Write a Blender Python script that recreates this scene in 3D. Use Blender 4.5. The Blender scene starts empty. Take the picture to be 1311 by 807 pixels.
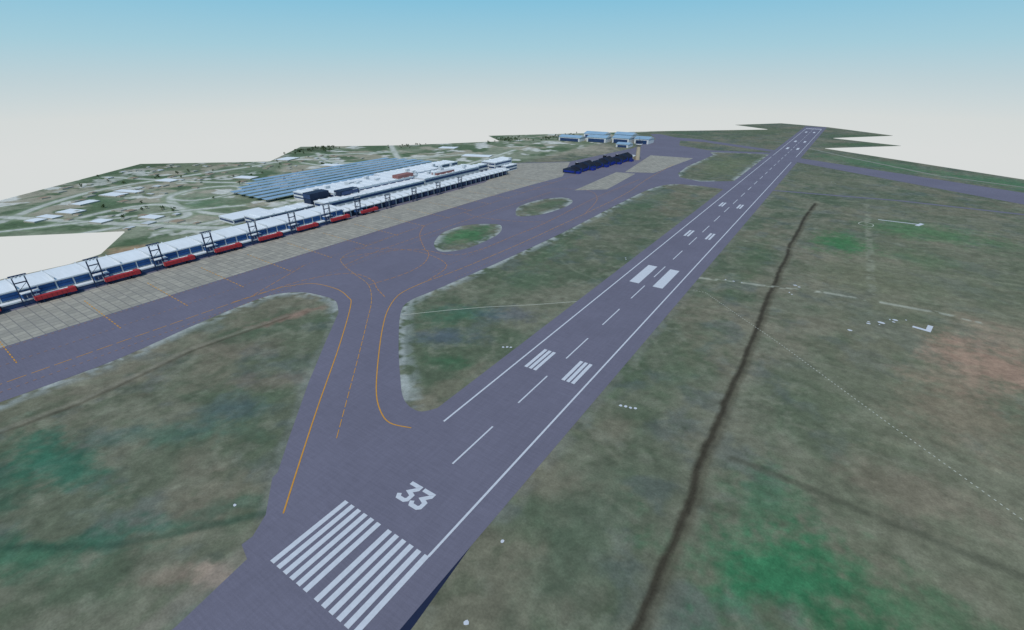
import bpy, bmesh, math, random
import numpy as np
from mathutils import Vector
random.seed(7); rng=np.random.default_rng(7)
scene=bpy.context.scene
col=scene.collection
def lin(c):
    return tuple((x/255/12.92 if x/255<=.04045 else ((x/255+.055)/1.055)**2.4) for x in c)
# ------------------------------------------------------------ materials
def newmat(name):
    m=bpy.data.materials.new(name); m.use_nodes=True
    nt=m.node_tree; b=nt.nodes['Principled BSDF']
    b.inputs['Roughness'].default_value=.9
    b.inputs['Specular IOR Level'].default_value=.12
    return m,nt,b
def noise_mul(nt,colsock,b,layers,bumps=None):
    tc=nt.nodes.new('ShaderNodeTexCoord'); cur=colsock
    for sc,amp,sx,sy,det in layers:
        mp=nt.nodes.new('ShaderNodeMapping'); mp.inputs['Scale'].default_value=(sx,sy,1)
        nt.links.new(tc.outputs['Object'],mp.inputs[0])
        n=nt.nodes.new('ShaderNodeTexNoise'); n.inputs['Scale'].default_value=sc; n.inputs['Detail'].default_value=det
        n.inputs['Roughness'].default_value=.62
        nt.links.new(mp.outputs[0],n.inputs[0])
        mr=nt.nodes.new('ShaderNodeMapRange'); mr.inputs[1].default_value=.25; mr.inputs[2].default_value=.75
        mr.inputs[3].default_value=1-amp; mr.inputs[4].default_value=1+amp
        nt.links.new(n.outputs[0],mr.inputs[0])
        vm=nt.nodes.new('ShaderNodeVectorMath'); vm.operation='MULTIPLY'
        nt.links.new(cur,vm.inputs[0]); nt.links.new(mr.outputs[0],vm.inputs[1]); cur=vm.outputs[0]
    nt.links.new(cur,b.inputs['Base Color'])
def mat(name,c,amp=.08,sc=.3,rough=.9,layers=None,spec=.12):
    m,nt,b=newmat(name); rgb=nt.nodes.new('ShaderNodeRGB'); rgb.outputs[0].default_value=(*lin(c),1)
    b.inputs['Roughness'].default_value=rough; b.inputs['Specular IOR Level'].default_value=spec
    noise_mul(nt,rgb.outputs[0],b,layers or [(sc,amp,1,1,3)])
    return m
M={}
M['asphalt']=mat('asphalt',(109,107,122),layers=[(.02,.08,1,1,4),(.25,.06,3,.25,3),(.5,.09,.2,2.5,3),(2.5,.08,1,1,2)])
M['white']=mat('white_road_paint',(196,200,208),.07,.6)
M['orange']=mat('orange_road_paint',(196,142,60),.12,.4)
M['dimorange']=mat('worn_orange_paint',(176,128,84),.15,.4)
M['grime']=mat('dotted_dark_paint',(146,118,106),.1,.4)
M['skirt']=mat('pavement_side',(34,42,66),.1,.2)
M['roof']=mat('white_metal_roof',(216,222,227),layers=[(.05,.05,1,1,3),(.6,.05,.05,1,2)])
M['roof2']=mat('grey_roof',(190,196,200),.08,.1)
M['roofblue']=mat('pale_blue_canopy',(134,164,188),layers=[(.05,.1,1,1,3),(.8,.1,.05,1,2)])
M['bluewall']=mat('blue_cladding',(56,96,150),layers=[(.3,.15,1,1,2)],rough=.5)
M['glass']=mat('dark_blue_glass',(40,64,104),.2,.2,.25,spec=.5)
M['white_wall']=mat('white_wall',(204,208,211),.05,.2)
M['red']=mat('red_painted_steel',(168,58,64),.1,.3,.6)
M['steel']=mat('dark_steel',(42,56,82),.1,.3,.6)
M['navy']=mat('navy_cladding',(42,54,76),.15,.1,.6)
M['vblue']=mat('bright_blue_cladding',(34,52,140),.15,.1,.6)
M['black']=mat('black_roof',(34,36,46),.15,.1,.7)
M['beige']=mat('beige_concrete',(176,166,146),.08,.2)
M['rust']=mat('brown_red_cladding',(140,100,98),.1,.2)
M['drab']=mat('town_walls_grey',(160,160,150),.15,.02)
M['terra']=mat('town_roofs_clay',(146,130,112),.15,.02)
M['pale']=mat('pale_gravel',(180,182,170),.12,.15)
M['road']=mat('perimeter_road_surface',(132,134,124),.08,.1)
M['leaf']=mat('tree_leaves',(66,82,54),.3,.15)
M['trunk']=mat('tree_bark',(70,58,44),.2,.5)
# concrete slabs
def concrete():
    m,nt,b=newmat('concrete_slabs')
    tc=nt.nodes.new('ShaderNodeTexCoord')
    br=nt.nodes.new('ShaderNodeTexBrick'); br.offset=0
    br.inputs['Color1'].default_value=(*lin((164,160,148)),1); br.inputs['Color2'].default_value=(*lin((146,143,134)),1)
    br.inputs['Mortar'].default_value=(*lin((126,124,120)),1)
    br.inputs['Scale'].default_value=1; br.inputs['Mortar Size'].default_value=.3; br.inputs['Brick Width'].default_value=6; br.inputs['Row Height'].default_value=6
    nt.links.new(tc.outputs['Object'],br.inputs[0])
    noise_mul(nt,br.outputs[0],b,[(.03,.08,1,1,4),(.4,.12,1,1,4)])
    return m
M['concrete']=concrete()
# ------------------------------------------------------------ helpers
def mesh_obj(name,verts,faces,mats,parent=None,fm=None,smooth=False):
    me=bpy.data.meshes.new(name); me.from_pydata(verts,[],faces)
    for k in (mats if isinstance(mats,list) else [mats]): me.materials.append(M[k])
    if fm: me.polygons.foreach_set('material_index',fm)
    me.update(); o=bpy.data.objects.new(name,me); col.objects.link(o)
    if parent: o.parent=parent
    return o
class Build:
    """collects boxes etc. into one mesh"""
    def __init__(s): s.v=[];s.f=[];s.m=[];s.mats=[]
    def mi(s,k):
        if k not in s.mats: s.mats.append(k)
        return s.mats.index(k)
    def box(s,x0,x1,y0,y1,z0,z1,k,top=None,ang=0,c=None):
        b=len(s.v); P=[(x0,y0),(x1,y0),(x1,y1),(x0,y1)]
        if ang:
            cx,cy=c or ((x0+x1)/2,(y0+y1)/2); ca,sa=math.cos(ang),math.sin(ang)
            P=[(cx+(x-cx)*ca-(y-cy)*sa,cy+(x-cx)*sa+(y-cy)*ca) for x,y in P]
        s.v+=[(x,y,z0) for x,y in P]+[(x,y,z1) for x,y in P]
        s.f+=[(b,b+1,b+5,b+4),(b+1,b+2,b+6,b+5),(b+2,b+3,b+7,b+6),(b+3,b,b+4,b+7),(b+4,b+5,b+6,b+7),(b+3,b+2,b+1,b)]
        t=s.mi(k); s.m+=[t]*4+[s.mi(top) if top else t]+[t]
    def prism(s,pts,y0,y1,k,topk=None):
        """pts (x,z) profile extruded along y"""
        b=len(s.v); n=len(pts)
        s.v+=[(x,y0,z) for x,z in pts]+[(x,y1,z) for x,z in pts]
        for i in range(n):
            j=(i+1)%n; s.f.append((b+i,b+j,b+n+j,b+n+i)); s.m.append(s.mi(topk if topk and pts[i][1]>1 and pts[j][1]>1 else k))
        s.f+= [tuple(range(b,b+n))[::-1],tuple(range(b+n,b+2*n))]; s.m+=[s.mi(k)]*2
    def bar(s,a,b_,t,k):
        a=np.array(a,float);b=np.array(b_,float);d=b-a;L=np.linalg.norm(d);d/=L
        u=np.cross(d,(0,0,1)) if abs(d[2])<.9 else np.array((1.,0,0)); u/=np.linalg.norm(u); w=np.cross(d,u)
        i=len(s.v)
        for p in (a,b):
            for q,r in ((-1,-1),(1,-1),(1,1),(-1,1)): s.v.append(tuple(p+u*q*t/2+w*r*t/2))
        s.f+=[(i,i+1,i+5,i+4),(i+1,i+2,i+6,i+5),(i+2,i+3,i+7,i+6),(i+3,i,i+4,i+7),(i+4,i+5,i+6,i+7),(i+3,i+2,i+1,i)]
        s.m+=[s.mi(k)]*6
    def quad(s,P,k):
        b=len(s.v); s.v+=P; s.f.append(tuple(range(b,b+len(P)))); s.m.append(s.mi(k))
    def ribbon(s,pts,w,z,k):
        pts=[np.array(p,float) for p in pts]; n=len(pts); b=len(s.v)
        for i,p in enumerate(pts):
            d0=pts[i]-pts[i-1] if i else pts[1]-pts[0]; d1=pts[i+1]-pts[i] if i<n-1 else d0
            d0=d0/np.linalg.norm(d0); d1=d1/np.linalg.norm(d1)
            t=d0+d1; t/=max(1e-6,np.linalg.norm(t)); nn=np.array((-t[1],t[0])); c=max(.5,float(np.dot(nn,(-d0[1],d0[0]))))
            for sg in (1,-1): s.v.append((*(p+nn*sg*w/2/c),z))
        for i in range(n-1):
            s.f.append((b+2*i+1,b+2*i+3,b+2*i+2,b+2*i)); s.m.append(s.mi(k))
    def make(s,name,parent=None): return mesh_obj(name,s.v,s.f,s.mats,parent,s.m)
def catmull(P,closed=False,n=6):
    P=[np.array(p,float) for p in P]; out=[]; N=len(P)
    for i in range(N if closed else N-1):
        p0=P[i-1] if (closed or i) else P[0]; p1=P[i]; p2=P[(i+1)%N]; p3=P[(i+2)%N] if (closed or i+2<N) else P[-1]
        for k in range(n):
            t=k/n; out.append(.5*((2*p1)+(p2-p0)*t+(2*p0-5*p1+4*p2-p3)*t*t+(3*p1-p0-3*p2+p3)*t**3))
    if not closed: out.append(P[-1])
    return [(float(a),float(b)) for a,b in out]
def dashes(pts,on,off):
    segs=[];cur=[pts[0]];acc=0;draw=True
    for a,b in zip(pts[:-1],pts[1:]):
        a=np.array(a,float);b=np.array(b,float);L=np.linalg.norm(b-a);pos=0
        while L-pos>1e-6:
            lim=(on if draw else off)-acc; st=min(lim,L-pos); pos+=st;acc+=st; p=a+(b-a)*pos/L
            if draw: cur.append(tuple(p))
            if acc>=(on if draw else off)-1e-6:
                if draw: segs.append(cur)
                draw=not draw;acc=0;cur=[tuple(p)]
    if draw and len(cur)>1: segs.append(cur)
    return segs
# ------------------------------------------------------------ layout (metres; runway centreline = Y axis)
leftedge_top=catmull([(-217,-25),(-216,24),(-224,72),(-228,111),(-226,129),(-213,143),(-192,148),(-177,147),(-160,136)])
leftedge=[(-217,-260)]+leftedge_top+[(-131,103),(-103,72),(-72,40),(-57,25),(-56,22),(-41,10),(-36,2),(-36,-2),(-29,-4),(-25,-28),(-25,-120)]
isl=[(-31,716),(-50,720)]+catmull([(-72,722),(-105,711),(-121,657),(-123,541),(-122,391),(-126,282),(-131,205),(-133,178),(-124,160),(-93,128),(-67,104),(-50,90),(-37,87),(-31,94)])+[(-31,120)]
islA=catmull([(-198,278),(-215,296),(-228,327),(-223,360),(-199,379),(-185,370),(-174,343),(-173,298),(-184,276)],True)
islB=catmull([(-210,435),(-223,464),(-220,507),(-201,537),(-181,528),(-173,497),(-178,447),(-196,422)],True)
g2=[(-31,790),(-75,757),(-112,775),(-125,810),(-132,893),(-127,1067),(-145,1112),(-31,1148)]
g3=[(-262,1290),(-235,1190),(-155,1140),(-34,1175),(-34,1190),(-125,1245),(-200,1290)]
outer=[(31,-120),(31,1057),(312,833),(700,560),(700,650),(329,929),(31,1120),(31,1935),(-31,1935),(-31,1225),(-125,1284),(-222,1345),(-298,1360),(-360,1420),(-380,1400),(-327,1293),(-309,1077),(-338,821),(-422,742),(-362,562),(-362,-260)]+leftedge
def poly_fill(name,loops,z,k):
    bm=bmesh.new(); es=[]
    for lp in loops:
        vs=[bm.verts.new((x,y,z)) for x,y in lp]
        es+=[bm.edges.new((vs[i],vs[(i+1)%len(vs)])) for i in range(len(vs))]
    bmesh.ops.triangle_fill(bm,edges=es,use_beauty=True,normal=(0,0,1))
    for f in bm.faces:
        if f.normal.z<0: f.normal_flip()
    me=bpy.data.meshes.new(name); bm.to_mesh(me); bm.free(); me.materials.append(M[k])
    o=bpy.data.objects.new(name,me); col.objects.link(o); return o
poly_fill('runway_and_taxiway_pavement',[outer,isl,islA,islB,g2,g3],.06,'asphalt')
b=Build()
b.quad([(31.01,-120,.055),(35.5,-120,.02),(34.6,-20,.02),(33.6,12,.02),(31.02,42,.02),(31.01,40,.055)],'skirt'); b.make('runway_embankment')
# service road
b=Build(); b.ribbon([(31,748),(178,770),(300,764),(700,745)],7,.05,'asphalt')
b.ribbon([(29,1304),(110,1190),(241,1030),(338,981),(700,780)],7,.05,'road'); b.make('perimeter_road')
# concrete aprons
poly_fill('concrete_apron',[[(-290,-260),(-289,382),(-285,528),(-275,674),(-335,815),(-415,740),(-352,562),(-352,-260)]],.10,'concrete')
poly_fill('concrete_apron',[[(-209,587),(-172,620),(-184,765),(-217,762)]],.10,'concrete')
poly_fill('concrete_apron',[[(-205,770),(-160,790),(-150,998),(-236,990)]],.10,'concrete')
# ------------------------------------------------------------ painted markings
Z=.14
b=Build()
for sgn in (-1,1):
    for i in range(6):
        x=1.8+3.6*i+ (0.0); b.quad([(sgn*x,0,Z),(sgn*(x+2.05),0,Z),(sgn*(x+2.05),31,Z),(sgn*x,31,Z)][::sgn],'white')
    for i in range(3):
        x=8+2.9*i; b.quad([(sgn*x,150,Z),(sgn*(x+2.0),150,Z),(sgn*(x+2.0),173,Z),(sgn*x,173,Z)][::sgn],'white')
    b.quad([(sgn*5.6,303,Z),(sgn*13.4,303,Z),(sgn*13.4,348,Z),(sgn*5.6,348,Z)][::sgn],'white')
    for y in (452,605):
        for i in range(2):
            x=8+3.2*i; b.quad([(sgn*x,y,Z),(sgn*(x+2.1),y,Z),(sgn*(x+2.1),y+24,Z),(sgn*x,y+24,Z)][::sgn],'white')
    for y in (1260,1420,1700): b.quad([(sgn*8,y,Z),(sgn*13,y,Z),(sgn*13,y+35,Z),(sgn*8,y+35,Z)][::sgn],'white')
for i in range(6*2):
    x=-21.6+3.6*i; b.quad([(x,1830,Z),(x+2,1830,Z),(x+2,1860,Z),(x,1860,Z)],'white')
b.ribbon([(-21.5,88),(-21.5,1110)],.95,Z,'white'); b.ribbon([(-21.5,1130),(-21.5,1850)],.95,Z,'white')
b.ribbon([(21.5,31),(21.5,1050)],.95,Z,'white'); b.ribbon([(21.5,1130),(21.5,1850)],.95,Z,'white')
y=69
while y<1800: b.ribbon([(0,y),(0,y+29)],.8,Z,'white'); y+=50.8
b.make('runway_markings')
b=Build()
for ox in (-7.1,-.3):
    D=[(0.1,8.7),(5.0,8.7),(5.0,7.6),(2.7,5.0),(5.0,4.1),(5.0,1.6),(4.0,.7),(1.0,.7),(.1,2.3)]
    b.ribbon([(ox+x,43+y_) for x,y_ in D],1.8,Z,'white')
b.make('runway_number_33')
b=Build()
Y1=catmull([(-36,14),(-55,34),(-83,64),(-123,108),(-163,149),(-176,157),(-196,162),(-221,158),(-234,140)])
b.ribbon(Y1,.6,Z,'orange')
for s in dashes(catmull([(-234,140),(-237,104),(-238,32),(-238,-20),(-238,-240)]),8,2): b.ribbon(s,.5,Z,'orange')
for s in dashes(catmull([(-54,52),(-74,74),(-106,109),(-134,139),(-156,162),(-181,181),(-207,190),(-233,199),(-251,211),(-258,240),(-262,330),(-262,560)]),6,1.6): b.ribbon(s,.36,Z,'orange')
b.ribbon(catmull([(-31,76),(-42,73),(-53,77),(-67,87),(-90,109),(-117,137),(-136,160),(-148,183),(-149,208)]),.6,Z,'orange')
for s in dashes(catmull([(-149,208),(-143,259),(-138,377),(-138,598),(-150,720),(-160,900)]),10,1.5): b.ribbon(s,.5,Z,'orange')
for P in ([(-238,104),(-232,160),(-214,189),(-188,190),(-170,180),(-152,172)],[(-251,211),(-228,250),(-203,269),(-181,246),(-175,216),(-181,181)],[(-203,269),(-165,280),(-158,359),(-156,416),(-163,560),(-160,720)],[(-262,330),(-240,300),(-203,269)],[(-149,215),(-160,250),(-203,262),(-240,250),(-262,235)],
          [(-262,400),(-235,392),(-190,400),(-160,416)],[(-138,480),(-160,560),(-200,600),(-262,560)],[(-262,560),(-262,700)],[(-233,199),(-238,240),(-238,300),(-236,420),(-232,560)],[(-262,180),(-250,150),(-238,120)]):
    for s in dashes(catmull(P),5,1.6): b.ribbon(s,.62,Z,'dimorange')
for i in range(16):
    y=-7+ (51 if i else 0)+ (i-1)*41.0 if i else -7
    for s in dashes([(-331,y+1),(-259,y-2)],3.2,1.8): b.ribbon(s,.6,Z,'orange')
b.make('taxiway_markings')
b=Build()
for X in (-228,-262,-287):
    for s in dashes([(X,-200),(X,560)],1.4,2.0): b.ribbon(s,.8,Z+.03,'grime')
for X in (-133,-158):
    for s in dashes([(X,230),(X,700)],1.4,2.4): b.ribbon(s,.7,Z+.03,'grime')
b.make('taxiway_edge_markings')
b=Build()
b.ribbon([(-121,158),(-100,181),(-81,200),(-55,222),(-31,245)],.55,.05,'pale')
for s in dashes([(34,314),(43,314),(101,259),(157,201),(193,165),(260,95)],.9,1.3): b.ribbon(s,.5,.05,'pale')
b.make('dirt_path')
b=Build()
def pad(x,y,a,c):
    n=7; b.quad([(x+a*math.cos(t*6.283/n)*rng.uniform(.75,1.15),y+c*math.sin(t*6.283/n)*rng.uniform(.75,1.15),.05) for t in range(n)],'white')
for x,y in ((43.5,146.5),(45.8,147.2),(48.2,147.6),(50.4,148.4)): pad(x,y,.9,.9)
for x,y in ((-38,161),(-36,162.5),(-34,163.5)): pad(x,y,.8,.9)
for x,y in ((152,324),(158,337),(160,334),(167,342),(146,325),(98,369),(96,350),(98,347),(46,21),(39,50),(-55,6),(-37,354),(-35,350),(50,350),(56,350),(62,351),(98,862),(103,858)): pad(x,y,rng.uniform(.5,1.1),rng.uniform(.5,1.0))
for x,y,a in ((153,328,2.2),(161,338,1.8),(136,304,1.6),(98,368,1.5),(101,366,1.2),(146,322,1.4)): pad(x,y,a,a*.7)
b.ribbon([(170,333),(178,331),(180,341)],2.8,.06,'white')
b.ribbon([(155,640),(194,641)],2.2,.05,'white'); b.ribbon([(190,633),(196,647)],4,.06,'white')
b.ribbon(catmull([(138,605),(148,600),(150,612),(142,620),(137,612)],True)+[(138,605)],.8,.05,'pale')
b.make('concrete_marker_pads')
# ------------------------------------------------------------ terrain
def vn(x,y,sc,seed):
    x=x*sc+seed*17.3; y=y*sc+seed*31.7
    xi=np.floor(x).astype(np.int64); yi=np.floor(y).astype(np.int64); fx=x-xi; fy=y-yi
    fx=fx*fx*(3-2*fx); fy=fy*fy*(3-2*fy)
    def h(a,c):
        n=(a*374761393+c*668265263+seed*1442695)&0x7fffffff
        n=((n^(n>>13))*1274126177)&0x7fffffff
        return ((n^(n>>16))&0xffff)/65535.
    return (h(xi,yi)*(1-fx)+h(xi+1,yi)*fx)*(1-fy)+(h(xi,yi+1)*(1-fx)+h(xi+1,yi+1)*fx)*fy
def fbm(x,y,sc,seed,o=5):
    r=0;a=1;t=0
    for i in range(o): r=r+a*vn(x*(.8 if i%2 else .6)+y*(.6 if i%2 else -.8),y*(.8 if i%2 else .6)-x*(.6 if i%2 else -.8),sc*2**i,seed+i*7);t+=a;a*=.58
    return r/t
def axis(lo,hi,a,c,base,k):
    out=[lo];x=lo
    while x<hi:
        d=max(0,a-x,x-c); x+=base+k*d; out.append(min(x,hi))
    return np.array(out)
xs=axis(-1060,850,-110,240,1.0,.0042); ys=axis(-330,2040,-60,280,1.1,.004)
Xg,Yg=np.meshgrid(xs,ys); nx,ny=len(xs),len(ys)
X=Xg.ravel(); Y=Yg.ravel()
border=[(850,640),(353,1064),(59,1324),(212,1478),(62,1577),(205,1743),(33,1942),(-116,2024),(-242,1862),(-115,1746),(-376,1511),(-745,1104),(-643,1016),(-786,824),(-973,664),(-825,494),(-1002,341),(-814,103),(-720,-20),(-681,-25),(-596,56),(-511,137),(-445,93),(-436,67),(-438,22),(-440,-120),(-440,-320),(850,-320)]
def inside(X,Y,P):
    r=np.zeros(X.shape,bool); n=len(P)
    for i in range(n):
        x0,y0=P[i];x1,y1=P[(i+1)%n]
        if y0==y1: continue
        r^=((y0>Y)!=(y1>Y))&(X<(x1-x0)*(Y-y0)/(y1-y0)+x0)
    return r
def pdist(X,Y,P,closed=False):
    d=np.full(X.shape,1e9); bx=X.copy();by=Y.copy(); n=len(P)
    for i in range(n if closed else n-1):
        x0,y0=P[i];x1,y1=P[(i+1)%n]; L=(x1-x0)**2+(y1-y0)**2
        if L<1e-9: continue
        t=np.clip(((X-x0)*(x1-x0)+(Y-y0)*(y1-y0))/L,0,1); px=x0+t*(x1-x0);py=y0+t*(y1-y0)
        q=np.hypot(X-px,Y-py); m=q<d; d=np.where(m,q,d); bx=np.where(m,px,bx);by=np.where(m,py,by)
    return d,bx,by
ins=inside(X,Y,border).reshape(ny,nx)
cells=ins[:-1,:-1]|ins[1:,:-1]|ins[:-1,1:]|ins[1:,1:]
idx=np.arange(nx*ny).reshape(ny,nx)
F=np.stack([idx[:-1,:-1],idx[:-1,1:],idx[1:,1:],idx[1:,:-1]],-1)[cells]
used=np.zeros(nx*ny,bool); used[F.ravel()]=True
out_=used&~ins.ravel()
_,bx,by=pdist(X[out_],Y[out_],border,True)
VX=X.copy();VY=Y.copy();VX[out_]=bx;VY[out_]=by
remap=np.cumsum(used)-1; F=remap[F]; X=VX[used];Y=VY[used]
N=len(X)
wx=X+16*(fbm(X,Y,.03,3,5)-.5)+5*(fbm(X,Y,.2,4,3)-.5); wy=Y+16*(fbm(X,Y,.03,9,5)-.5)+5*(fbm(X,Y,.2,5,3)-.5)
def C(c): return np.array(lin(c))[None,:]
def ss(a,b_,v): t=np.clip((v-a)/(b_-a),0,1); return (t*t*(3-2*t))
def mixc(A,B,f): return A*(1-f[:,None])+B*f[:,None]
c=np.repeat(C((96,102,84)),N,0)
c=mixc(c,C((112,113,96)),ss(.4,.62,fbm(X,Y,.014,1)))
c=mixc(c,C((80,94,74)),ss(.48,.64,fbm(X,Y,.024,21))*.75)
c=mixc(c,C((122,114,98)),ss(.52,.68,fbm(X,Y,.02,33))*.5)
c=mixc(c,C((88,98,98)),ss(.52,.68,fbm(X,Y,.045,45))*.4)
c=mixc(c,C((80,90,70)),ss(.54,.68,fbm(X,Y,.11,53))*.4)
c=mixc(c,C((130,131,114)),ss(.56,.72,fbm(X,Y,.13,57))*.35)
c=mixc(c,C((120,119,98)),ss(80,160,wx)*ss(900,400,Y)*.45)
gn1=fbm(X,Y,.07,60)-.5; gn2=fbm(X,Y,.35,61,3)-.5
def blob(cx,cy,rx,ry,colr,st,ang=0):
    global c
    ca,sa=math.cos(ang),math.sin(ang); dx=wx-cx;dy=wy-cy
    d=np.hypot((dx*ca+dy*sa)/rx,(-dx*sa+dy*ca)/ry)
    f=ss(1.3,.1,d+1.2*gn1+.8*gn2)*st
    c=mixc(c,C(colr),f)
def path(P,w,colr,st,soft=1.0,warp=.25,brk=0):
    global c
    x=X+warp*(wx-X); y=Y+warp*(wy-Y)
    m=(X>min(p[0] for p in P)-w*3-9)&(X<max(p[0] for p in P)+w*3+9)&(Y>min(p[1] for p in P)-w*3-9)&(Y<max(p[1] for p in P)+w*3+9)
    if not m.any(): return
    d,_,_=pdist(x[m],y[m],P); f=ss(w/2+soft,w/2-soft*.6,d)*st
    if brk: f=f*ss(.5-brk*.3,.5+brk*.15,vn(X[m],Y[m],.12,77)*.6+vn(X[m],Y[m],.4,78)*.4)
    c[m]=mixc(c[m],C(colr),f)
GR=(42,112,74)
blob(124,90,36,24,GR,.85,.2); blob(150,78,18,12,(40,98,62),.7); blob(112,122,18,24,(56,110,76),.6); blob(160,100,30,16,(62,108,74),.5)
blob(125,520,26,46,(56,114,68),.75); blob(200,610,60,45,(70,114,72),.6); blob(184,500,30,30,(74,110,72),.35)
blob(-144,-22,40,10,(46,100,80),.8,.1); blob(-120,10,40,10,(68,104,90),.45,.6); blob(-150,-40,30,16,(44,92,72),.6)
blob(-75,-22,30,7,(48,98,78),.7,.75); blob(-95,-45,40,8,(52,98,74),.7,.6); blob(-55,5,22,6,(56,94,76),.5,.8); blob(-110,35,26,10,(66,90,94),.4,.7)
blob(-90,180,30,16,(60,102,80),.6,.8); blob(-75,150,22,10,(74,86,106),.45,.6); blob(-60,200,24,14,(78,84,106),.4,.7); blob(-86,260,22,38,(84,104,80),.5); blob(-55,130,16,10,(56,98,68),.6,.7)
blob(-100,330,14,60,(74,104,74),.4); blob(-95,560,22,80,(76,100,76),.5)
blob(205,300,28,42,(162,132,114),.8); blob(190,270,30,24,(150,128,110),.5); blob(215,345,30,30,(152,130,112),.5); blob(180,230,30,40,(138,120,102),.45); blob(160,160,30,18,(134,116,102),.35)
blob(-33,-14,10,5,(164,146,130),.9,.4); blob(-45,-22,14,6,(138,122,108),.6,.6); blob(-66,-16,14,4,(136,114,98),.4,.7)
blob(-183,113,26,5,(142,110,98),.6,1.3); blob(-120,62,30,9,(124,108,98),.4,.8); blob(-170,70,28,14,(118,106,94),.4,.8)
blob(175,30,60,26,(128,110,96),.6,.1); blob(100,30,26,16,(78,94,74),.5); blob(62,70,12,40,(82,96,78),.5); blob(60,200,14,70,(80,98,74),.4)
blob(60,420,16,90,(72,96,66),.4); blob(150,420,60,40,(106,110,86),.5)
blob(-200,328,20,40,(66,110,72),.85); blob(-198,480,17,45,(94,108,86),.6)
blob(160,1120,150,60,(74,110,78),.7,-.7); blob(330,1000,130,50,(72,110,78),.8,-.7)
blob(120,1450,110,40,(74,98,68),.7,.7); blob(120,1680,110,50,(70,94,64),.7,.7)
blob(90,900,60,60,(110,112,90),.5); blob(-75,950,50,140,(108,116,88),.6); blob(-150,1700,140,160,(88,98,74),.7)
blob(-640,1060,60,60,(50,84,52),.9,.8); blob(-560,1180,50,90,(52,86,54),.9,.9); blob(-300,1500,100,60,(76,96,72),.6)
blob(-420,1000,110,130,(160,152,136),.8); blob(-420,880,60,60,(140,134,116),.6)
for P in (leftedge_top,[(-217,-200),(-217,-25)],isl[2:70],islA+islA[:1],islB+islB[:1],g2+g2[:1]):
    path(P,14,(142,149,146),.5,4,.5,.5)
    path(P,6,(166,171,168),.6,2,.3,.6)
path([(-160,136),(-131,103),(-103,72),(-72,40),(-41,10)],5,(126,130,124),.35,2)
path([(-31,-60),(-31,0)],6,(126,118,108),.4,2)
path([(31,60),(31,1050)],8,(122,122,114),.35,3,.3,.8); path([(-32,94),(-32,700)],7,(110,116,100),.35,3,.3,.8)
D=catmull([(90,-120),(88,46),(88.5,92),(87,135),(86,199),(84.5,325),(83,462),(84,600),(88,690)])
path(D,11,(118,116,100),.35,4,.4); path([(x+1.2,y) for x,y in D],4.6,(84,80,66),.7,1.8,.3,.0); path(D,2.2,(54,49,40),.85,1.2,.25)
path([(27,341),(120,365),(185,369),(229,363),(420,345)],3.2,(158,160,146),.75,1.6,.1,.15)
path([(98,140),(143,137),(188,135),(300,128)],3,(78,80,66),.6,1.5,.3)
path([(144,721),(147,505),(148,376)],5,(136,138,120),.6,2,.2,.3)
path([(40,470),(150,460),(300,470)],3,(132,132,112),.35,2,.2)
path([(-185,-32),(-182,-3),(-190,55),(-183,113)],2.2,(80,74,62),.65,1.2,.1); path([(-188,-32),(-185,-3),(-193,55),(-186,113)],3,(132,126,112),.45,1.5,.1)
path([(-120,-60),(-75,-28),(-60,-12),(-40,12)],2.4,(46,74,60),.55,1.5,.3)
path([(-31,500),(-122,420)],2.5,(116,122,104),.45,1.5,.2); path([(-85,320),(-60,300),(-32,290)],2,(116,122,104),.4,1.2,.2)
path([(-34,1160),(-140,1130)],8,(164,166,154),.6,3); path([(40,640),(300,640)],4,(124,126,108),.35,2,.3)
for k in range(7):
    path([(95,180+k*33),(230,172+k*36),(420,160+k*38)],1.6,(98,102,82) if k%2 else (128,128,110),.35,1.2,.4,.5)
# urban zone west
U=ss(-395,-430,wx)
u=np.repeat(C((104,116,92)),N,0)
u=mixc(u,C((128,134,114)),ss(.45,.6,fbm(X,Y,.012,101)))
u=mixc(u,C((76,96,68)),ss(.48,.6,fbm(X,Y,.014,111))*.85)
u=mixc(u,C((166,158,142)),ss(.56,.66,fbm(X,Y,.02,121))*.7)
u=mixc(u,C((198,198,192)),ss(.62,.68,fbm(X,Y,.03,125))*.8)
bx_=np.floor((X*.94+Y*.34)/13.);by_=np.floor((-X*.34+Y*.94)/19.)
hsh=vn(bx_,by_,1.0001,5); hs2=vn(bx_,by_,1.0001,8)
u=mixc(u,np.where((hs2>.5)[:,None],C((182,181,172)),C((146,140,126))),((hsh>.82)*.5*ss(.42,.6,fbm(X,Y,.006,131))).astype(float))
c=mixc(c,u,U)
blob(-437,110,26,16,(160,132,106),.8,.9); blob(-490,180,60,40,(146,150,132),.5); blob(-530,110,30,20,(122,124,104),.5)
blob(-935,580,70,45,(64,78,54),.85,.9); blob(-900,650,40,50,(60,76,52),.85,1); blob(-960,345,50,40,(80,90,66),.7); blob(-770,820,30,60,(74,92,66),.6); blob(-880,400,60,60,(122,118,98),.4)
blob(-580,250,40,30,(84,112,82),.8); blob(-700,180,40,30,(88,112,84),.6); blob(-620,520,30,60,(150,152,140),.5); blob(-760,400,50,60,(86,106,78),.6); blob(-860,260,50,50,(92,104,78),.5)
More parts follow.
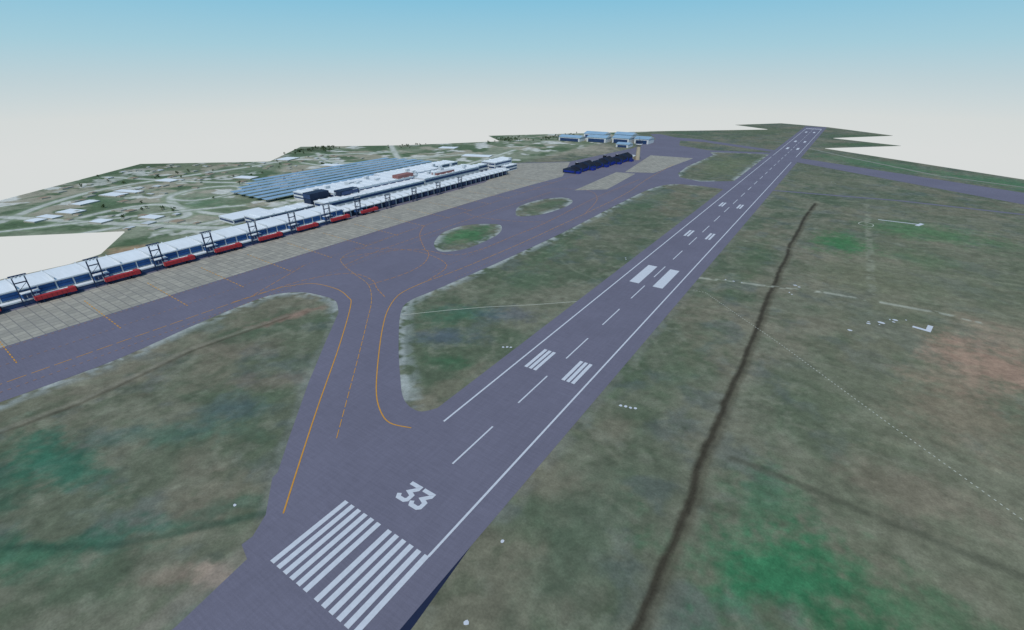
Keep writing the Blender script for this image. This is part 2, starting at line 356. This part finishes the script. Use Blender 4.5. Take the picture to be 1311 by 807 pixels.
for P,w in (([(-605,405),(-661,323),(-674,268),(-636,234),(-557,220),(-483,238),(-445,286)],9),([(-818,804),(-672,684),(-570,609),(-504,622)],11),([(-668,72),(-734,131),(-785,207),(-798,307),(-800,455),(-819,586),(-727,718)],10),([(-540,104),(-533,152),(-525,205),(-608,215),(-630,171),(-604,96)],9),([(-900,250),(-700,330),(-640,400),(-620,660),(-560,800)],9),([(-480,160),(-470,250),(-480,640),(-520,900)],9),([(-760,520),(-640,520)],7),([(-700,80),(-540,150),(-440,200),(-400,240)],10),([(-620,60),(-560,200),(-520,270)],7),([(-850,620),(-700,560),(-600,700)],8),([(-636,234),(-660,250),(-674,300),(-640,330),(-600,300),(-600,250),(-636,234)],6)):
    path(catmull(P),w+12,(122,136,110),.55,3,.1); path(catmull(P),w,(180,182,174),.9,1.5,.03)
g=(fbm(X,Y,.25,200,5)-.5)*.6+(fbm(X*.3,Y*1.2,.12,210,4)-.5)*.3+(vn(X,Y,.8,300)-.5)*.12
c=np.clip(c*(1.05+g[:,None]),0,1)
me=bpy.data.meshes.new('ground'); me.vertices.add(N); me.vertices.foreach_set('co',np.stack([X,Y,np.zeros(N)],-1).ravel())
nf=len(F); me.loops.add(nf*4); me.loops.foreach_set('vertex_index',F.ravel().astype(np.int32))
me.polygons.add(nf); me.polygons.foreach_set('loop_start',(np.arange(nf)*4).astype(np.int32)); me.polygons.foreach_set('loop_total',np.full(nf,4,np.int32))
me.update(calc_edges=True)
at=me.color_attributes.new('ground_colour','FLOAT_COLOR','POINT'); at.data.foreach_set('color',np.concatenate([c,np.ones((N,1))],1).ravel().astype(np.float32))
m,nt,bs=newmat('grass_and_soil'); a=nt.nodes.new('ShaderNodeAttribute'); a.attribute_name='ground_colour'
noise_mul(nt,a.outputs['Color'],bs,[(.08,.12,1,1,6),(.35,.16,1,1,6),(1.2,.2,1,1,5)])
me.materials.append(m); o=bpy.data.objects.new('ground',me); col.objects.link(o)
# ------------------------------------------------------------ terminal concourse
b=Build()
x0,x1=-388,-362
b.box(x0,x1,-140,300,0.02,10.6,'white_wall')
b.prism([(x0-1,10.65),(x1+2.2,10.65),(x1+2.2,11.5),(x0+9,13.4),(x0-1,12.4)],-140,300,'white_wall','roof')
yy=-138;k=0
while yy<296:
    b.box(x1+.01,x1+.35,yy,yy+9.4,5.0,9.6,'bluewall')
    b.box(x1+.01,x1+.9,yy+9.6,yy+10.3,.05,10.6,'white_wall')
    b.box(x1+.36,x1+.48,yy,yy+9.4,7.2,7.5,'glass')
    if k%2==0: b.box(x0-.5,x1+2.1,yy+9.7,yy+10.0,12.0,13.6,'roof2')
    yy+=10.5;k+=1
b.box(x1+1.0,x1+6.5,-140,300,.12,4.2,'glass','roof')
b.box(x1+6.51,x1+6.8,-140,300,3.4,4.4,'white_wall')
b.make('terminal_concourse')
def gate(y):
    b=Build(); X0=-360.9
    b.box(X0,X0+5.2,y-5,y+5,4.5,8.2,'bluewall','roof')
    b.box(X0+5.21,X0+5.4,y-4.6,y+4.6,5.2,7.6,'glass')
    for j in range(-1,2): b.box(X0+5.41,X0+5.5,y+j*2.6-.12,y+j*2.6+.12,5.2,7.6,'white_wall')
    b.box(X0-.2,X0+5.6,y-5.2,y+5.2,8.25,8.6,'white_wall','roof')
    b.make('gate_lounge')
def jetbridge(y):
    b=Build()
    X0=-354.0
    b.box(X0,X0+3.4,y-3,y+17,2.8,5.6,'red','red')
    for j in range(7): b.box(X0-.15,X0+3.55,y-2.8+j*2.9,y-2.5+j*2.9,2.7,5.8,'red')
    b.box(X0-.6,X0+4.2,y+17.02,y+20.5,2.7,6.1,'red','red')
    b.box(X0-.4,X0+4.0,y+20.51,y+21.3,2.9,5.7,'black')
    b.box(X0-2.5,X0-.02,y-3,y+1,2.6,6.4,'white_wall','roof')
    for q in (y+1,y+12): 
        b.bar((X0+.5,q,.1),(X0+.5,q,2.8),.5,'steel'); b.bar((X0+2.9,q,.1),(X0+2.9,q,2.8),.5,'steel'); b.bar((X0+.3,q,1.6),(X0+3.1,q,1.6),.3,'steel')
    b.box(X0-.2,X0+.5,y+14,y+15.6,.12,1.3,'black'); b.box(X0+2.9,X0+3.6,y+14,y+15.6,.12,1.3,'black'); b.box(X0+.5,X0+2.9,y+14.4,y+15.2,.6,2.8,'steel')
    b.make('jet_bridge')
def mast(x,y,h=20):
    b=Build(); w=3.4
    for s in (-1,1):
        b.bar((x,y+s*w,.1),(x,y+s*w,h),.55,'steel'); b.bar((x-1.6,y+s*w,.1),(x-1.6,y+s*w,h),.35,'steel')
        n=7
        for i in range(n): 
            z0=h*i/n;z1=h*(i+1)/n; b.bar((x,y+s*w,z0+.1),(x-1.6,y+s*w,z1),.16,'steel')
    for z in (h*.5,h*.78,h): b.bar((x,y-w,z),(x,y+w,z),.4,'steel'); b.bar((x-1.6,y-w,z),(x-1.6,y+w,z),.3,'steel')
    b.bar((x,y-w,h*.5),(x,y+w,h*.78),.25,'steel')
    b.box(x-1.9,x+.4,y-4.8,y+4.8,h,h+.5,'steel')
    for j in range(4): b.box(x+.5,x+.9,y-3.9+j*2.2,y-2.7+j*2.2,h-.9,h+.3,'roof2')
    b.make('floodlight_mast')
for i in range(-2,8):
    y=21+i*42.3
    mast(-352.8,y,22.5); gate(y+3)
    jetbridge(y+6)
for i,y in enumerate((362,408,455,502)): mast(-351,y,17)
b=Build()
b.box(-376,-362,301,640,.02,7,'navy'); b.prism([(-380,7.4),(-358,7.4),(-358,8.3),(-369,10.6),(-380,9.2)],301,640,'white_wall','roof')
yy=305
while yy<636: 
    b.box(-361.99,-361.6,yy,yy+6,1,6.4,'glass'); b.box(-362.0,-361.0,yy+6.2,yy+7.2,.02,7.39,'white_wall'); b.box(-380.5,-357.8,yy+3,yy+3.4,8.6,10.9,'roof2'); yy+=12
b.make('terminal_pier')
# ------------------------------------------------------------ main terminal
b=Build()
def block(x0,x1,y0,y1,h,wall='white_wall',roof='roof',ribs=True,rows=2):
    b.box(x0,x1,y0,y1,.02,h,wall,roof)
    b.box(x0-.4,x1+.4,y0-.4,y1+.4,h+.003,h+.6,'white_wall',roof)
    n=int((y1-y0)/14)
    if ribs:
        for i in range(n): 
            yy=y0+(i+.5)*(y1-y0)/n; b.box(x0,x1,yy-1.2,yy+1.2,h+.61,h+1.4,'roof','roof')
    for r in range(rows):
        z=h*(r+.35)/rows
        b.box(x1+.01,x1+.2,y0+1,y1-1,z,z+h/rows*.42,'glass'); b.box(x0+1,x1-1,y0-.2,y0-.01,z,z+h/rows*.42,'glass')
block(-412,-392,300,470,13); block(-440,-412.8,330,470,17); block(-470,-441,340,560,14); block(-412,-392,471,600,15); block(-440,-412.8,471,620,12)
block(-500,-471,330,470,9,ribs=True); block(-500,-471,471,640,11)
b.box(-432,-418,300,327,.02,21,'navy','navy'); b.box(-431.9,-418.1,299.7,299.9,15,20,'glass'); 
b.box(-416,-404,333,362,13.7,20,'navy','navy'); b.box(-403.9,-403.7,335,360,15,19,'glass')
b.box(-425,-413,440,470,17.7,22,'rust','rust'); b.box(-405,-394,500,540,15.7,19,'rust','roof2'); b.box(-455,-445,380,400,14.7,19,'roof2','roof')
for i in range(26):
    X0=rng.uniform(-465,-396);Y0=rng.uniform(305,600); b.box(X0,X0+rng.uniform(2,5),Y0,Y0+rng.uniform(3,8),9,rng.uniform(18,20.5),'roof2','roof')
b.make('terminal_building')
b=Build(); block(-418,-404,595,640,13); block(-402,-388,640,690,16,rows=3); block(-425,-404,650,715,14,rows=3); block(-386,-376,655,690,9)
b.make('airport_office_building')
b=Build(); block(-470,-440,215,262,5,ribs=False,rows=1); block(-436,-414,226,300,8,ribs=True); b.make('parking_garage')
b=Build()
for i in range(8):
    xx=-655+i*19.5; ya=295+ (0 if i>2 else (3-i)*22); yb=655-(0 if i>3 else (3-i)*6)
    b.box(xx,xx+12,ya,yb,3.6,4.1,'roofblue','roofblue')
    yy=ya+3
    while yy<yb: b.box(xx+5,xx+5.5,yy,yy+.5,.02,3.6,'steel'); yy+=14
b.make('parking_canopy')
b=Build()
for i in range(9):
    ya=706+i*22; h=9+3*(i%3); xx=-292+i*3.2
    b.prism([(xx,.2),(xx+24,.2),(xx+24,h*.62),(xx+13,h),(xx,h*.72)],ya,ya+20,'navy','black')
    b.box(xx+24.01,xx+24.4,ya+1,ya+19,1,h*.4,'vblue'); b.box(xx+24.5,xx+30,ya+2,ya+12,.2,4.2,'vblue','navy') if i%2==0 else None
    b.box(xx+2,xx+22,ya-.3,ya-.02,2,h*.5,'vblue')
    b.box(xx+6,xx+11,ya+5,ya+9,h*.8,h+2.4,'black','roof2') if i%2 else None
b.make('old_terminal_building')
b=Build(); cx_,cy_=-237,915
def ring(r0,r1,z0,z1,k,n=12):
    i=len(b.v)
    for r,z in ((r0,z0),(r1,z1)):
        for j in range(n): b.v.append((cx_+r*math.cos(j*2*math.pi/n),cy_+r*math.sin(j*2*math.pi/n),z))
    for j in range(n): b.f.append((i+j,i+(j+1)%n,i+n+(j+1)%n,i+n+j)); b.m.append(b.mi(k))
    b.f.append(tuple(range(i+n,i+2*n))); b.m.append(b.mi(k))
ring(4.6,3.6,0.02,26,'beige'); ring(3.6,6.6,26,29,'beige'); ring(6.6,6.6,29,30.5,'white_wall'); ring(5.6,6.8,30.5,34.5,'glass'); ring(7.2,7.2,34.5,35.5,'navy'); ring(3,1,35.5,37,'navy')
b.bar((cx_,cy_,37),(cx_,cy_,42),.4,'steel'); b.box(cx_-16,cx_-5,cy_-14,cy_+14,.02,7,'beige','roof2'); b.make('control_tower')
for x_,y_,w_,l_,h_ in ((-526,1116,60,34,12),(-455,1135,52,34,14),(-392,1150,44,36,15),(-340,1166,36,40,14),(-500,1210,60,40,14),(-420,1230,50,34,15),(-350,1075,30,30,9)):
    b=Build(); b.box(x_,x_+w_,y_,y_+l_,.02,h_*.8,'white_wall','roof')
    n=len(b.v); 
    b.v+=[(x_-1,y_-1,h_*.8+.01),(x_+w_+1,y_-1,h_*.8+.01),(x_+w_+1,y_+l_/2,h_*1.15),(x_-1,y_+l_/2,h_*1.15),(x_-1,y_+l_+1,h_*.8+.01),(x_+w_+1,y_+l_+1,h_*.8+.01)]
    b.f+=[(n,n+1,n+2,n+3),(n+3,n+2,n+5,n+4),(n,n+3,n+4),(n+1,n+5,n+2)]; r=b.mi('roofblue');w=b.mi('white_wall'); b.m+=[r,r,w,w]
    b.box(x_+4,x_+w_-4,y_-.3,y_-.02,.1,h_*.6,'glass'); b.make('aircraft_hangar')
b=Build()
near=[(-671,125,26,18),(-741,192,30,20),(-709,148,18,26),(-753,215,40,14),(-714,364,34,20),(-703,520,44,22),(-662,105,26,12),(-790,281,30,20),(-837,510,30,40),(-561,759,60,30),(-685,824,40,30),(-650,90,16,14),(-560,170,24,14),(-585,130,18,14)]
for x,y,w,l in near: b.box(x,x+w,y,y+l,.02,1.6,'drab','roof',ang=.35)
pts=rng.uniform((-960,40),(-480,1000),(420,2))
for x,y in pts:
    if -668<x<-380 and 200<y<720: continue
    if not inside(np.array([x-20.,x+20]),np.array([y,y+0.1]),border).all(): continue
    if vn(np.array([x]),np.array([y]),.006,131)[0]<.42: continue
    w,l=rng.uniform(4,13,2); b.box(x,x+w,y,y+l,.02,rng.uniform(.8,1.8),'drab',('terra','roof2','drab','terra')[rng.integers(4)],ang=.35+rng.choice([0,1.57])+rng.normal(0,.05))
b.make('distant_town_buildings')
b=Build()
def tree(x,y,s):
    b.bar((x,y,0),(x,y,s*.7),s*.09,'trunk')
    for k in range(16):
        a=rng.uniform(0,6.28);r=s*.42*math.sqrt(rng.uniform(0,1)); z=s*rng.uniform(.45,1.05)-r*.3
        p=np.array((x+r*math.cos(a),y+r*math.sin(a),z)); q=s*rng.uniform(.14,.26)
        d=[p+q*rng.normal(0,.75,3) for _ in range(4)]
        i=len(b.v); b.v+=[tuple(t) for t in d]; b.f+=[(i,i+1,i+2),(i,i+2,i+3),(i,i+3,i+1),(i+1,i+3,i+2)]; b.m+=[b.mi('leaf')]*4
zones=[(-935,570,50,40,50),(-890,650,35,50,40),(-640,1055,35,45,40),(-560,1170,30,70,40),(-770,820,25,50,20),(-600,190,60,50,8),(-700,430,80,90,14),(-840,300,60,80,12)]
for x,y,sx,sy,n in zones:
    for _ in range(n):
        p=rng.normal((x,y),(sx*.6,sy*.6))
        if inside(np.array([p[0]]),np.array([p[1]]),border)[0]: tree(p[0],p[1],rng.uniform(3,5.5))
b.make('distant_trees')
# ------------------------------------------------------------ sky and light
w=bpy.data.worlds.new("World"); scene.world=w; w.use_nodes=True; nt=w.node_tree; bg=nt.nodes['Background']
tc=nt.nodes.new('ShaderNodeTexCoord'); sep=nt.nodes.new('ShaderNodeSeparateXYZ'); nt.links.new(tc.outputs['Generated'],sep.inputs[0])
mr=nt.nodes.new('ShaderNodeMapRange'); mr.inputs[1].default_value=-.1; mr.inputs[2].default_value=.4; nt.links.new(sep.outputs[2],mr.inputs[0])
cr=nt.nodes.new('ShaderNodeValToRGB'); nt.links.new(mr.outputs[0],cr.inputs[0])
e=cr.color_ramp.elements
stops=[(-.1,(216,219,218)),(-.055,(212,217,216)),(0,(190,209,215)),(.05,(165,204,218)),(.122,(134,193,219)),(.22,(112,178,212)),(.4,(96,160,204))]
while len(e)<len(stops): e.new(.5)
for q,(z,cc) in zip(e,stops): q.position=(z+.1)/.5; q.color=(*lin(cc),1)
sky=nt.nodes.new('ShaderNodeTexSky'); sky.sky_type='NISHITA'; sky.sun_disc=False; sky.sun_elevation=math.radians(52); sky.sun_rotation=math.radians(160)
vm=nt.nodes.new('ShaderNodeVectorMath'); vm.operation='SCALE'; vm.inputs['Scale'].default_value=.1; nt.links.new(sky.outputs[0],vm.inputs[0])
m2=nt.nodes.new('ShaderNodeMapRange'); m2.inputs[1].default_value=.15; m2.inputs[2].default_value=.6; m2.inputs[4].default_value=.6; nt.links.new(sep.outputs[2],m2.inputs[0])
mx=nt.nodes.new('ShaderNodeMix'); mx.data_type='RGBA'; nt.links.new(m2.outputs[0],mx.inputs[0]); nt.links.new(cr.outputs[0],mx.inputs[6]); nt.links.new(vm.outputs[0],mx.inputs[7])
nt.links.new(mx.outputs[2],bg.inputs[0]); bg.inputs[1].default_value=1.0
L=bpy.data.lights.new('sun','SUN'); L.energy=2.4; L.angle=math.radians(.5); L.color=(1,.95,.88)
so=bpy.data.objects.new('sun',L); col.objects.link(so)
az=math.radians(160); el=math.radians(52)
d=Vector((math.sin(az)*math.cos(el),math.cos(az)*math.cos(el),math.sin(el))); so.rotation_euler=d.to_track_quat('Z','Y').to_euler()
so.location=(0,0,300)
cam=bpy.data.cameras.new('camera'); cam.sensor_width=36; cam.lens=36*609.13/1311; cam.clip_end=20000; cam.clip_start=1
co=bpy.data.objects.new('camera',cam); co.location=(105.64,-43.19,146.21); co.rotation_euler=(math.pi/2-.4624,0,.5913); col.objects.link(co); scene.camera=co
scene.view_settings.view_transform='Standard'; scene.view_settings.look='None'; scene.view_settings.exposure=0
